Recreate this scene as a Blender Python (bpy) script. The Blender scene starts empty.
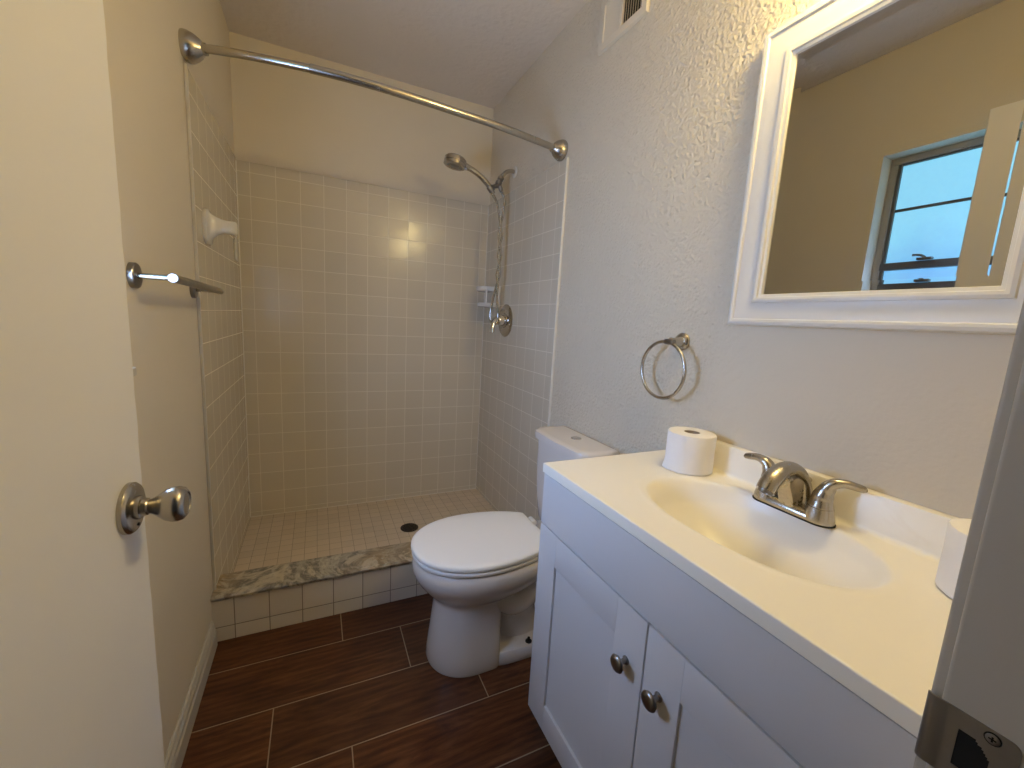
import bpy, bmesh, math, random
from mathutils import Vector, Matrix, Euler

random.seed(7)
sc = bpy.context.scene
COL = sc.collection

# ------------------------------------------------------------------ camera
CX, CY, CZ = 0.3503, -2.5066, 1.1954
YAW, PITCH, ROLL, FPX = -0.4444, -0.1493, 0.0568, 413.105
W, ZC, ZS = 1.3198, 2.4436, 0.0622            # room width, ceiling height, shower floor height
TS = 0.1095                                   # wall tile pitch
fw = Vector((-math.sin(YAW)*math.cos(PITCH), math.cos(YAW)*math.cos(PITCH), math.sin(PITCH)))
rt = Vector((math.cos(YAW), math.sin(YAW), 0)); up = rt.cross(fw)
r2 = rt*math.cos(ROLL)+up*math.sin(ROLL); u2 = -rt*math.sin(ROLL)+up*math.cos(ROLL)
cam_d = bpy.data.cameras.new('camera'); cam = bpy.data.objects.new('camera', cam_d); COL.objects.link(cam)
cam_d.sensor_width = 36; cam_d.lens = FPX/1024*36; cam_d.clip_start = 0.01
cam.matrix_world = Matrix(((r2.x, u2.x, -fw.x, CX), (r2.y, u2.y, -fw.y, CY), (r2.z, u2.z, -fw.z, CZ), (0, 0, 0, 1)))
sc.camera = cam

# ------------------------------------------------------------------ light levels
BULB_E = 160.0            # strength of the warm bulbs above the mirror
BULB_C = (1.0, 0.785, 0.35)
WIN_E = 1.8             # brightness of the frosted window panes
WIN_C = (0.12, 0.43, .90)
FILL_E = 19.0             # glow added to the unseen lower window pane to brighten the room
FILL_C = (0.345, 0.525, 0.93)   # times 1.55
HALL_E = 0.02             # dim light of the adjoining room, through the doorway
wd = bpy.data.worlds.new('world'); sc.world = wd; wd.use_nodes = True
bg = wd.node_tree.nodes['Background']; bg.inputs[0].default_value = (0.80, 0.86, 1.0, 1); bg.inputs[1].default_value = HALL_E
vs = sc.view_settings
vs.view_transform = 'Standard'; vs.look = 'None'; vs.gamma = 1; vs.exposure = 0.12; vs.use_curve_mapping = False
sc.cycles.use_denoising = True
sc.cycles.max_bounces = 10; sc.cycles.diffuse_bounces = 6; sc.cycles.glossy_bounces = 5
sc.cycles.sample_clamp_indirect = 6

# ------------------------------------------------------------------ material helpers
class NT:
    def __init__(s, name):
        s.m = bpy.data.materials.new(name); s.m.use_nodes = True
        s.t = s.m.node_tree; s.b = s.t.nodes['Principled BSDF']
        s.obj = None
    def n(s, kind, **kw):
        x = s.t.nodes.new(kind)
        for k, v in kw.items(): setattr(x, k, v)
        return x
    def l(s, a, b): s.t.links.new(a, b)
    def put(s, sock, v):
        if hasattr(v, 'links') or isinstance(v, bpy.types.NodeSocket): s.l(v, sock)
        else: sock.default_value = v
    def math(s, op, a, b=0.0, c=None):
        x = s.n('ShaderNodeMath', operation=op); s.put(x.inputs[0], a); s.put(x.inputs[1], b)
        if c is not None: s.put(x.inputs[2], c)
        return x.outputs[0]
    def co(s):
        if s.obj is None: s.obj = s.n('ShaderNodeTexCoord').outputs['Object']
        return s.obj
    def xyz(s):
        x = s.n('ShaderNodeSeparateXYZ'); s.l(s.co(), x.inputs[0]); return x.outputs
    def comb(s, x, y, z=0.0):
        c = s.n('ShaderNodeCombineXYZ'); s.put(c.inputs[0], x); s.put(c.inputs[1], y); s.put(c.inputs[2], z); return c.outputs[0]
    def noise(s, scale, detail=3, rough=.5, vec=None, dist=0.0):
        x = s.n('ShaderNodeTexNoise'); x.inputs['Scale'].default_value = scale; x.inputs['Detail'].default_value = detail
        x.inputs['Roughness'].default_value = rough; x.inputs['Distortion'].default_value = dist
        s.l(vec if vec is not None else s.co(), x.inputs['Vector']); return x.outputs
    def ramp(s, fac, stops, interp='LINEAR'):
        x = s.n('ShaderNodeValToRGB'); e = x.color_ramp.elements; x.color_ramp.interpolation = interp
        while len(e) < len(stops): e.new(.5)
        for i, (p, c) in enumerate(stops):
            e[i].position = p; e[i].color = (*c, 1) if len(c) == 3 else c
        s.put(x.inputs[0], fac); return x.outputs[0]
    def mix(s, f, a, b, mode='MIX'):
        x = s.n('ShaderNodeMix', data_type='RGBA', blend_type=mode)
        s.put(x.inputs[0], f)
        for i, v in ((6, a), (7, b)):
            if isinstance(v, tuple): x.inputs[i].default_value = (*v[:3], 1)
            else: s.l(v, x.inputs[i])
        return x.outputs[2]
    def bump(s, h, strength, dist, normal=None):
        x = s.n('ShaderNodeBump'); x.inputs['Strength'].default_value = strength; x.inputs['Distance'].default_value = dist
        s.l(h, x.inputs['Height'])
        if normal is not None: s.l(normal, x.inputs['Normal'])
        return x.outputs[0]
    def set(s, color=None, rough=None, metal=None, spec=None, normal=None, coat=None):
        b = s.b.inputs
        if color is not None: s.put(b['Base Color'], (*color, 1) if isinstance(color, tuple) and len(color) == 3 else color)
        if rough is not None: s.put(b['Roughness'], rough)
        if metal is not None: s.put(b['Metallic'], metal)
        if spec is not None: b['Specular IOR Level'].default_value = spec
        if normal is not None: s.l(normal, b['Normal'])
        if coat is not None: b['Coat Weight'].default_value = coat; b['Coat Roughness'].default_value = .08
        return s.m

def plain(name, color, rough=.5, metal=0.0, spec=.5, coat=None):
    return NT(name).set(color, rough, metal, spec, coat=coat)

def m_paint(name, col, strength, dist, scale, rough=.55, patch=False):
    t = NT(name)
    a = t.noise(scale, 3, .55)[0]; b = t.noise(scale*.35, 2, .5)[0]
    v = t.n('ShaderNodeTexVoronoi'); v.inputs['Scale'].default_value = scale*.55; t.l(t.co(), v.inputs['Vector'])
    k = t.ramp(v.outputs[0], [(.0, (1,)*3), (.45, (0,)*3)])
    h = t.math('ADD', t.math('ADD', a, t.math('MULTIPLY', b, .8)), t.math('MULTIPLY', k, .35))
    if patch:
        X = t.xyz()
        wob = t.math('MULTIPLY', t.math('SUBTRACT', t.noise(5, 3, .6)[0], .5), .35)
        near = t.ramp(t.math('ADD', t.math('ADD', X[1], 1.80), wob), [(.0, (0,)*3), (.12, (1,)*3)])
        high = t.ramp(t.math('ADD', t.math('SUBTRACT', X[2], 1.25), wob), [(.0, (0,)*3), (.10, (1,)*3)])
        h = t.math('MULTIPLY', h, t.math('ADD', t.math('MULTIPLY', t.math('MAXIMUM', near, high), .9), .1))
    big = t.noise(1.7, 3, .6)[0]
    c = t.mix(t.ramp(big, [(.3, (0,)*3), (.7, (1,)*3)]), tuple(x*.95 for x in col), col)
    return t.set(c, rough, spec=.35, normal=t.bump(h, strength, dist))

M = {}
WALLC = (0.72, 0.64, 0.505)
M['paint_right'] = m_paint('textured wall paint', WALLC, 1.0, .0065, 115, patch=True)
M['paint'] = m_paint('smooth wall paint', WALLC, .35, .0012, 130)
M['ceiling'] = m_paint('ceiling paint', (0.74, .67, .60), .8, .004, 40)
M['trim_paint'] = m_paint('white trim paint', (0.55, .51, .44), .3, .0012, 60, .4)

def m_tile(name, axis_u, off_u, off_v, pitch, ca, cb, grout, mort, rough, tilt=.010, sv=None, groutdark=None):
    t = NT(name); X = t.xyz()
    u = t.math('SUBTRACT', X[axis_u[0]], off_u); v = t.math('SUBTRACT', X[axis_u[1]], off_v)
    uv = t.comb(u, v)
    br = t.n('ShaderNodeTexBrick'); br.offset = 0; br.squash = 1
    t.l(uv, br.inputs['Vector']); I = br.inputs
    I['Scale'].default_value = 1; I['Mortar Size'].default_value = mort; I['Mortar Smooth'].default_value = .25
    I['Brick Width'].default_value = pitch; I['Row Height'].default_value = pitch; I['Bias'].default_value = 0
    I['Color1'].default_value = (*ca, 1); I['Color2'].default_value = (*cb, 1); I['Mortar'].default_value = (*grout, 1)
    fu = t.math('FLOOR', t.math('DIVIDE', u, pitch)); fv = t.math('FLOOR', t.math('DIVIDE', v, pitch))
    wn = t.n('ShaderNodeTexWhiteNoise', noise_dimensions='3D'); t.l(t.comb(fu, fv, 3.3), wn.inputs['Vector'])
    vm = t.n('ShaderNodeVectorMath', operation='SUBTRACT'); t.l(wn.outputs['Color'], vm.inputs[0]); vm.inputs[1].default_value = (.5,)*3
    vk = t.n('ShaderNodeVectorMath', operation='SCALE'); t.l(vm.outputs[0], vk.inputs[0]); vk.inputs['Scale'].default_value = tilt
    ge = t.n('ShaderNodeNewGeometry')
    va = t.n('ShaderNodeVectorMath', operation='ADD'); t.l(ge.outputs['Normal'], va.inputs[0]); t.l(vk.outputs[0], va.inputs[1])
    vn = t.n('ShaderNodeVectorMath', operation='NORMALIZE'); t.l(va.outputs[0], vn.inputs[0])
    inv = t.math('SUBTRACT', 1.0, br.outputs['Fac'])
    wav = t.noise(9, 2, .5)[0]
    h = t.math('ADD', inv, t.math('MULTIPLY', wav, .35))
    nz = t.noise(2.3, 3, .6)[0]
    col = t.mix(t.math('MULTIPLY', nz, .22), br.outputs['Color'], tuple(x*.72 for x in ca))
    rg = t.math('ADD', t.math('MULTIPLY', br.outputs['Fac'], .5), rough)
    return t.set(col, rg, spec=.5, normal=t.bump(h, .35, .0012, vn.outputs[0]))

TC1, TC2, TG = (.63, .56, .44), (.66, .585, .46), (.80, .74, .62)
M['tile_back'] = m_tile('glazed wall tile', (0, 2), .0623, 1.6222, TS, TC1, TC2, TG, .0016, .20, tilt=.028)
M['tile_side'] = m_tile('glazed side tile', (1, 2), -.8369, 1.5037, TS, TC1, TC2, TG, .0014, .17)
M['tile_curb'] = m_tile('glazed curb tile', (0, 2), .064, .0549, TS, (.70,.63,.53), (.75,.68,.57), (.24, .20, .15), .0018, .25)
M['mosaic'] = m_tile('mosaic floor tile', (0, 1), .010, -.05, .0545, (.62, .52, .40), (.68, .57, .44), (.34, .27, .19), .0011, .4)

# wood-look plank tiles
t = NT('wood look plank tile'); X = t.xyz()
PW, PL = .2065, .618
rowf = t.math('DIVIDE', t.math('SUBTRACT', -1.035+PW, X[1]), PW)
row = t.math('FLOOR', rowf); rfr = t.math('FRACT', rowf)
uf = t.math('DIVIDE', t.math('SUBTRACT', t.math('SUBTRACT', X[0], .421), t.math('MULTIPLY', row, .2068)), PL)
colf = t.math('FLOOR', uf); ufr = t.math('FRACT', uf)
def edge(fr, size, w):
    d = t.math('MULTIPLY', t.math('MINIMUM', fr, t.math('SUBTRACT', 1.0, fr)), size)
    return t.math('LESS_THAN', d, w)
gr = t.math('MAXIMUM', edge(rfr, PW, .0017), edge(ufr, PL, .0017))
wn = t.n('ShaderNodeTexWhiteNoise', noise_dimensions='2D'); t.l(t.comb(row, colf), wn.inputs['Vector'])
rv = wn.outputs['Value']
vec = t.comb(t.math('ADD', t.math('MULTIPLY', X[0], 2.2), t.math('MULTIPLY', rv, 17.0)), t.math('ADD', t.math('MULTIPLY', X[1], 11), t.math('MULTIPLY', rv, 31.0)), 0.0)
g1 = t.noise(1.5, 5, .62, vec, 1.6)[0]
wv = t.n('ShaderNodeTexWave', wave_type='BANDS', bands_direction='Y'); t.l(vec, wv.inputs['Vector'])
wv.inputs['Scale'].default_value = 1.3; wv.inputs['Distortion'].default_value = 6; wv.inputs['Detail'].default_value = 3; wv.inputs['Detail Scale'].default_value = .7
fine = t.noise(9, 3, .6, t.comb(t.math('MULTIPLY', X[0], 3), t.math('MULTIPLY', X[1], 40)))[0]
g = t.math('ADD', t.math('ADD', t.math('MULTIPLY', g1, .72), t.math('MULTIPLY', wv.outputs[1], .08)), t.math('MULTIPLY', fine, .20))
wood = t.ramp(g, [(.36, (.040, .010, .003)), (.5, (.105, .034, .011)), (.66, (.20, .078, .030))])
wood = t.mix(t.math('MULTIPLY', rv, .45), wood, (.045, .018, .010))
colr = t.mix(gr, wood, (.36, .27, .18))
M['floor'] = t.set(colr, t.math('ADD', t.math('MULTIPLY', gr, .35), .33), spec=.4, normal=t.bump(t.math('SUBTRACT', t.math('MULTIPLY', g, .25), gr), .5, .001))

# veined stone
t = NT('veined stone')
n0 = t.noise(3.2, 5, .6, dist=2.2)[0]; n1 = t.noise(14, 5, .65, dist=1.5)[0]; n2 = t.noise(2.0, 2, .5)[0]; n3 = t.noise(60, 3, .6)[0]
c = t.ramp(n0, [(.34, (.11, .105, .09)), (.44, (.46, .42, .34)), (.52, (.17, .155, .13)), (.58, (.56, .49, .37)), (.68, (.24, .22, .18))])
c = t.mix(t.ramp(n2, [(.40, (0,)*3), (.55, (.85,)*3)]), c, (.40, .25, .10))
c = t.mix(t.ramp(n1, [(.52, (0,)*3), (.62, (.5,)*3)]), c, (.66, .61, .50))
c = t.mix(t.ramp(n3, [(.58, (0,)*3), (.68, (.5,)*3)]), c, (.12, .105, .085))
M['stone'] = t.set(c, .28, spec=.4)

M['porcelain'] = plain('white porcelain', (.72, .67, .63), .13, coat=.3)
M['seat'] = plain('white seat plastic', (.90, .88, .85), .28)
M['ceramic'] = plain('glazed white ceramic', (.66, .63, .58), .14)
M['white_lacquer'] = plain('white lacquer', (.67, .66, .67), .38)
M['frame_white'] = plain('white frame lacquer', (.72, .695, .65), .30)
t = NT('cream cultured marble')
n = t.noise(7, 4, .65, dist=1.0)[0]; sm_ = t.noise(90, 2, .5)[0]
c = t.mix(t.ramp(n, [(.62, (0,)*3), (.80, (.35,)*3)]), (.93, .885, .785), (.80, .70, .54))
c = t.mix(t.ramp(sm_, [(.80, (0,)*3), (.84, (.8,)*3)]), c, (.30, .20, .10))
M['marble'] = t.set(c, .30, spec=.45)
M['caulk'] = plain('white caulk', (.74, .70, .62), .4)
M['black'] = plain('black cavity', (.006, .006, .006), .8)
M['paper'] = None
t = NT('soft white paper'); wv = t.n('ShaderNodeTexNoise'); wv.inputs['Scale'].default_value = 38; wv.inputs['Detail'].default_value = 4
t.l(t.co(), wv.inputs['Vector'])
M['paper'] = t.set((.90, .87, .84), .9, spec=.1, normal=t.bump(wv.outputs[0], .35, .003))
M['card'] = plain('grey cardboard', (.33, .24, .16), .9)

def m_metal(name, col, rough, var=.08):
    t = NT(name); n = t.noise(45, 3, .6)[0]
    return t.set(t.mix(t.math('MULTIPLY', n, .35), col, tuple(x*.62 for x in col)), t.math('ADD', t.math('MULTIPLY', n, var), rough), 1.0)
M['nickel'] = m_metal('brushed nickel', (.50, .46, .40), .22)
M['nickel_dark'] = m_metal('dark pewter', (.30, .28, .26), .26)
M['chrome'] = m_metal('chrome', (.72, .70, .67), .06, .03)
M['door_paint'] = m_paint('door paint', (.88, .86, .85), .12, .001, 25, .38)
M['strike'] = m_metal('worn steel', (.34, .32, .30), .30, .25)
t = NT('stained nickel'); n = t.noise(55, 4, .7)[0]
f = t.ramp(n, [(.40, (0,)*3), (.62, (.85,)*3)])
M['nickel_stained'] = t.set(t.mix(f, (.50, .46, .40), (.62, .56, .47)), t.math('ADD', .24, t.math('MULTIPLY', f, .3)), t.math('SUBTRACT', 1.0, t.math('MULTIPLY', f, .6)))
t = NT('rusty drain'); n = t.noise(120, 3, .6)[0]
M['rust'] = t.set(t.ramp(n, [(.4, (.035, .025, .018)), (.65, (.11, .08, .055))]), .6, .5)
t = NT('mirror silver'); M['mirror'] = t.set((.44, .44, .44), .006, 1.0)
M['bulb'] = NT('bulb glow').m
b = bpy.data.materials['bulb glow'].node_tree.nodes['Principled BSDF'].inputs
b['Base Color'].default_value = (.9, .85, .75, 1); b['Emission Color'].default_value = (*BULB_C, 1); b['Emission Strength'].default_value = BULB_E
t = NT('frosted window pane'); n = t.noise(60, 4, .6)[0]; big = t.noise(3.5, 3, .6)[0]
zz = t.math('ADD', t.math('MULTIPLY', t.math('SUBTRACT', t.xyz()[2], 0.28), 1.6), t.math('MULTIPLY', big, .9))
c = t.mix(t.ramp(zz, [(.45, (0,)*3), (1.15, (1,)*3)]), WIN_C, (.24, .74, 1.0))
c = t.mix(t.math('MULTIPLY', n, .25), c, (.06, .26, .8))
t.l(c, t.b.inputs['Emission Color']); t.b.inputs['Emission Strength'].default_value = WIN_E
M['pane'] = t.set((.3, .35, .4), .35)
t = NT('added glow pane'); t.b.inputs['Emission Color'].default_value = (*FILL_C, 1); t.b.inputs['Emission Strength'].default_value = FILL_E*1.55  # made-up emission, far stronger than the frosted panes, supplies most daylight
M['fill_pane'] = t.set((.3, .35, .4), .1)
M['alu'] = plain('weathered aluminium', (.16, .15, .14), .45, .6)
M['alu_light'] = plain('painted window frame', (.33, .31, .28), .5)

# ------------------------------------------------------------------ mesh helpers
def BM(): return bmesh.new()

def box(bm, x0, x1, y0, y1, z0, z1, bev=0.0, seg=2):
    r = bmesh.ops.create_cube(bm, size=1.0); vs_ = r['verts']
    for v in vs_:
        v.co = Vector((x0 if v.co.x < 0 else x1, y0 if v.co.y < 0 else y1, z0 if v.co.z < 0 else z1))
    if bev > 0:
        es = list({e for v in vs_ for e in v.link_edges})
        bmesh.ops.bevel(bm, geom=es, offset=bev, segments=seg, profile=.6, affect='EDGES')
    return bm

def frame_for(d):
    d = d.normalized(); a = Vector((0, 0, 1)) if abs(d.z) < .9 else Vector((1, 0, 0))
    u = d.cross(a).normalized(); return u, u.cross(d).normalized() * -1

def lathe(bm, origin, axis, prof, seg=32, sx=1.0):
    """prof: list of (distance along axis, radius)"""
    origin = Vector(origin); axis = Vector(axis).normalized(); u, v = frame_for(axis)
    rings = []
    for (d, r) in prof:
        if r <= 1e-6: rings.append([bm.verts.new(origin+axis*d)])
        else: rings.append([bm.verts.new(origin+axis*d+(u*math.cos(a)*sx+v*math.sin(a))*r) for a in [2*math.pi*k/seg for k in range(seg)]])
    for a, b in zip(rings, rings[1:]):
        for k in range(seg):
            k2 = (k+1) % seg
            if len(a) == 1 and len(b) == 1: continue
            if len(a) == 1: bm.faces.new((a[0], b[k], b[k2]))
            elif len(b) == 1: bm.faces.new((a[k], b[0], a[k2]))
            else: bm.faces.new((a[k], b[k], b[k2], a[k2]))
    if len(rings[0]) > 1: bm.faces.new(list(reversed(rings[0])))
    if len(rings[-1]) > 1: bm.faces.new(rings[-1])
    return bm

def smoothpath(pts, n):
    P = [Vector(p) for p in pts]; out = []
    for i in range(len(P)-1):
        p0 = P[max(i-1, 0)]; p1 = P[i]; p2 = P[i+1]; p3 = P[min(i+2, len(P)-1)]
        for k in range(n):
            s = k/n
            out.append(.5*((2*p1)+(p2-p0)*s+(2*p0-5*p1+4*p2-p3)*s*s+(3*p1-p0-3*p2+p3)*s**3))
    out.append(P[-1]); return out

def tube(bm, pts, rad, seg=16, n=8, flat=1.0, caps=True, sm=True, upv=None):
    """rad: number or list (one per control point); flat scales the second cross axis"""
    path = smoothpath(pts, n) if sm else [Vector(p) for p in pts]
    m = len(path)
    def R(i):
        if isinstance(rad, (int, float)): return rad, rad*flat
        f = i/(m-1)*(len(rad)-1); a = int(min(f, len(rad)-2)); s = f-a
        s = s*s*(3-2*s)
        def val(x): return x if isinstance(x, tuple) else (x, x*flat)
        ra, rb = val(rad[a]), val(rad[a+1])
        return ra[0]*(1-s)+rb[0]*s, ra[1]*(1-s)+rb[1]*s
    tan = [(path[min(i+1, m-1)]-path[max(i-1, 0)]).normalized() for i in range(m)]
    if upv is not None:
        u = Vector(upv)
    else: u, _ = frame_for(tan[0])
    rings = []
    for i in range(m):
        u = (u - tan[i]*u.dot(tan[i])).normalized(); v = tan[i].cross(u)
        ra, rb = R(i)
        rings.append([bm.verts.new(path[i]+u*math.cos(a)*ra+v*math.sin(a)*rb) for a in [2*math.pi*k/seg for k in range(seg)]])
    for a, b in zip(rings, rings[1:]):
        for k in range(seg):
            k2 = (k+1) % seg; bm.faces.new((a[k], a[k2], b[k2], b[k]))
    if caps: bm.faces.new(list(reversed(rings[0]))); bm.faces.new(rings[-1])
    return bm

def loft(bm, rings, cap0=True, cap1=True):
    R = [[bm.verts.new(p) for p in r] for r in rings]
    for a, b in zip(R, R[1:]):
        n = len(a)
        for k in range(n):
            k2 = (k+1) % n; bm.faces.new((a[k], a[k2], b[k2], b[k]))
    if cap0: bm.faces.new(list(reversed(R[0])))
    if cap1: bm.faces.new(R[-1])
    return bm

def obj(name, bm, mat, parent=None, smooth=40):
    bmesh.ops.recalc_face_normals(bm, faces=bm.faces)
    org = Vector((0, 0, 0)); p = parent
    while p is not None: org += p.location; p = p.parent
    if parent is not None: bmesh.ops.translate(bm, verts=bm.verts, vec=-org)
    for f in bm.faces: f.smooth = bool(smooth)
    if smooth:
        for e in bm.edges:
            if len(e.link_faces) == 2 and e.calc_face_angle(0) > math.radians(smooth): e.smooth = False
    me = bpy.data.meshes.new(name); bm.to_mesh(me); bm.free()
    o = bpy.data.objects.new(name, me); COL.objects.link(o)
    me.materials.append(mat)
    if parent is not None: o.parent = parent
    return o

def thing(name, loc, label=None, cat=None, group=None, kind=None):
    o = bpy.data.objects.new(name, None); COL.objects.link(o); o.location = loc; o.empty_display_size = .05
    return tag(o, label, cat, group, kind)

def tag(o, label=None, cat=None, group=None, kind=None):
    if label: o['label'] = label
    if cat: o['category'] = cat
    if group: o['group'] = group
    if kind: o['kind'] = kind
    return o

def struct(name, bm, m, label, cat, smooth=0):
    return tag(obj(name, bm, m, None, smooth), label, cat, kind='structure')

# ------------------------------------------------------------------ room shell
YF = -2.40        # bathroom face of the wall that holds the doorway
YH = -2.53        # far face of that wall (the next room)
b = BM(); box(b, -.15, W+.15, -3.3, 0.12, -.10, 0)
struct('floor', b, M['floor'], 'dark brown wood-look plank tile floor with light grout lines', 'floor')
b = BM(); box(b, -.15, W+.15, YH, .12, ZC, ZC+.1)
struct('ceiling', b, M['ceiling'], 'lightly textured painted ceiling', 'ceiling')
# left wall with window opening
WY0, WY1, WZ0, WZ1 = -2.03, -1.412, 1.06, 2.007
b = BM()
box(b, -.15, 0, WY1, .12, 0, ZC); box(b, -.15, 0, YH, WY0, 0, ZC)
box(b, -.15, 0, WY0, WY1, 0, WZ0); box(b, -.15, 0, WY0, WY1, WZ1, ZC)
wall_left = struct('wall_left', b, M['paint'], 'painted left wall between the door and the shower', 'wall')
b = BM(); box(b, W, W+.15, YH, .12, 0, ZC)
wall_right = struct('wall_right', b, M['paint_right'], 'textured painted wall behind the toilet and vanity', 'wall')
b = BM(); box(b, 0, W, 0, .12, 0, ZC)
wall_back = struct('wall_back', b, M['paint'], 'rear wall of the shower, painted above its tiles', 'wall')
b = BM()
box(b, .81, W, YH, YF, 0, ZC); box(b, 0, .065, YH, YF, 0, ZC); box(b, .065, .81, YH, YF, 2.06, ZC)
struct('wall_front', b, M['paint'], 'wall that holds the doorway at the near end', 'wall')

# tiled areas (8 mm proud), children of their walls
TT = .006
b = BM(); box(b, TT, W-TT, -TT, -.0002, ZS-.02, 1.890, .0015, 1)
obj('tile_panel', b, M['tile_back'], wall_back, 0)['label'] = 'beige square glazed tiles'
b = BM(); box(b, .0002, TT, -.843, -.0002, .02, 1.900, .0015, 1)
tl = obj('tile_panel', b, M['tile_side'], wall_left, 0); tl['label'] = 'beige square glazed tiles'
b = BM(); box(b, W-TT, W-.0002, -.897, -.0002, .0, 1.893, .0015, 1)
tr = obj('tile_panel', b, M['tile_side'], wall_right, 0); tr['label'] = 'beige square glazed tiles'
b = BM(); box(b, W-.010, W-.0002, -.904, -.897, .163, 1.893, .002, 2); obj('tile_edge', b, M['caulk'], tr, 40)['label'] = 'white edge strip'
b = BM(); box(b, .0002, .010, -.852, -.843, .185, 1.900, .003, 2); obj('tile_edge', b, M['trim_paint'], tl, 40)['label'] = 'pale edge strip'
b = BM(); tube(b, [(TT, -TT, ZS), (TT, -TT, 1.0), (TT, -TT, 1.885)], .0032, 8, 2); obj('caulk_bead', b, M['caulk'], wall_back)
b = BM(); tube(b, [(W-TT, -TT, ZS), (W-TT, -TT, 1.0), (W-TT, -TT, 1.885)], .0032, 8, 2); obj('caulk_bead', b, M['caulk'], wall_back)
b = BM(); tube(b, [(TT, -TT, ZS), (.6, -TT, ZS), (W-TT, -TT, ZS)], .003, 8, 2); obj('caulk_bead', b, M['caulk'], wall_back)

# shower floor and curb
b = BM(); box(b, 0, W, -.76, 0, .0005, ZS)
tag(obj('shower_floor', b, M['mosaic'], None, 0), 'raised shower floor of small pinkish beige mosaic tiles', 'shower floor')
curb = thing('shower_curb', (W/2, -.82, 0), 'low tiled shower curb topped with a grey and gold veined stone slab', 'curb')
b = BM(); box(b, 0, W, -.8817, -.7605, .0005, .162); obj('tiled_base', b, M['tile_curb'], curb, 0)
b = BM()
nseg = 60; rings = []
for i in range(nseg+1):
    x = .0005+(W-.001)*i/nseg; wob = .003*math.sin(i*.9)+.002*math.sin(i*2.3)
    prof = [(-.748+wob*.5, .163), (-.746+wob, .172), (-.749, .182), (-.86, .184), (-.888, .183), (-.8935+wob*.5, .176), (-.891+wob, .166), (-.887, .163)]
    rings.append([(x, y, z) for y, z in prof])
loft(b, rings); obj('stone_slab', b, M['stone'], curb, 30)

# drain
b = BM(); lathe(b, (.789, -.398, ZS+.0003), (0, 0, 1), [(0, .047), (.003, .047), (.004, .044), (.004, .040), (.0025, .039), (.0025, .0)], 40)
dr = tag(obj('floor_drain', b, M['rust']), 'round dark rusty drain grate in the shower floor', 'drain')
b = BM()
for i in range(-4, 5):
    for j in range(-4, 5):
        if i*i+j*j < 19: lathe(b, (.789+i*.008+(j % 2)*.004, -.398+j*.008, ZS+.0029), (0, 0, 1), [(0, .0028), (.0005, .0028), (.0005, 0)], 8)
obj('grate_hole', b, M['black'], dr, 0)

# baseboard left
b = BM(); rings = []
for y in (YF, -.897):
    rings.append([(0.0003, y, .0003), (.015, y, .0003), (.015, y, .055), (.0115, y, .062), (.0115, y, .074), (.0075, y, .082), (.0075, y, .090), (.003, y, .096), (.0003, y, .096)])
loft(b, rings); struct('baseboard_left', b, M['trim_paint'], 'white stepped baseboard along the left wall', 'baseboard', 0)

# ------------------------------------------------------------------ window (left wall, behind the door)
win = thing('window_1', (-.08, -1.72, WZ0), 'frosted glass window behind the open door, seen in the mirror', 'window', kind='structure')
b = BM()
x0, x1 = -.115, -.07
for (a0, a1, c0, c1) in ((WY0, WY1, WZ1-.028, WZ1), (WY0, WY1, WZ0, WZ0+.03), (WY0, WY0+.028, WZ0+.03, WZ1-.028), (WY1-.028, WY1, WZ0+.03, WZ1-.028)):
    box(b, x0, x1, a0+.0003, a1-.0003, c0, c1, .003)
obj('window_frame', b, M['alu_light'], win)
b = BM(); box(b, -.10, -.066, WY0+.028, WY1-.028, 1.520, 1.552, .003)
rail = obj('meeting_rail', b, M['alu'], win)
b = BM()
for z in (1.781, 1.393): box(b, -.098, -.082, WY0+.028, WY1-.028, z-.006, z+.006, .002)
box(b, -.098, -.078, WY0+.028, WY1-.028, 1.440, 1.452, .002)
for y in (WY0+.034, WY1-.034): box(b, -.102, -.076, y-.006, y+.006, WZ0+.03, WZ1-.028, .002)
box(b, -.102, -.076, WY0+.04, WY1-.04, WZ1-.036, WZ1-.028, .002)
obj('muntin', b, M['alu'], win)
b = BM(); box(b, -.066, -.045, -1.625, -1.575, 1.552, 1.562, .002); tube(b, [(-.058, -1.60, 1.562), (-.050, -1.585, 1.572), (-.046, -1.56, 1.574)], .005, 8)
obj('latch', b, M['nickel_dark'], win)
for z0_, z1_ in ((1.787, 1.973), (1.552, 1.775), (1.452, 1.520), (1.403, 1.440)):
    b = BM(); box(b, -.095, -.089, WY0+.03, WY1-.03, z0_, z1_); obj('pane', b, M['pane'], win, 0)
b = BM(); box(b, -.095, -.089, WY0+.03, WY1-.03, 1.09, 1.387); obj('pane', b, M['fill_pane'], win, 0)['label'] = 'lower pane with added fill glow'
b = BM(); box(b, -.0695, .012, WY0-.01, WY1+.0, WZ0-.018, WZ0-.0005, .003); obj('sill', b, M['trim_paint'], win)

# ------------------------------------------------------------------ door frame and door
jr = thing('trim_2', (.80, (YF+YH)/2, 0), 'grey-white painted door jamb at the right edge of the picture', 'door frame', kind='structure')
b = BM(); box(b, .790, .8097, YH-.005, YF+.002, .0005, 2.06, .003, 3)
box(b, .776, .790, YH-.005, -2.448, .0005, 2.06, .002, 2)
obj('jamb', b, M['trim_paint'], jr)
b = BM(); box(b, .797, .856, YF+.0003, YF+.0103, .0005, 2.10, .003, 3); obj('casing', b, M['trim_paint'], jr)
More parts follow.
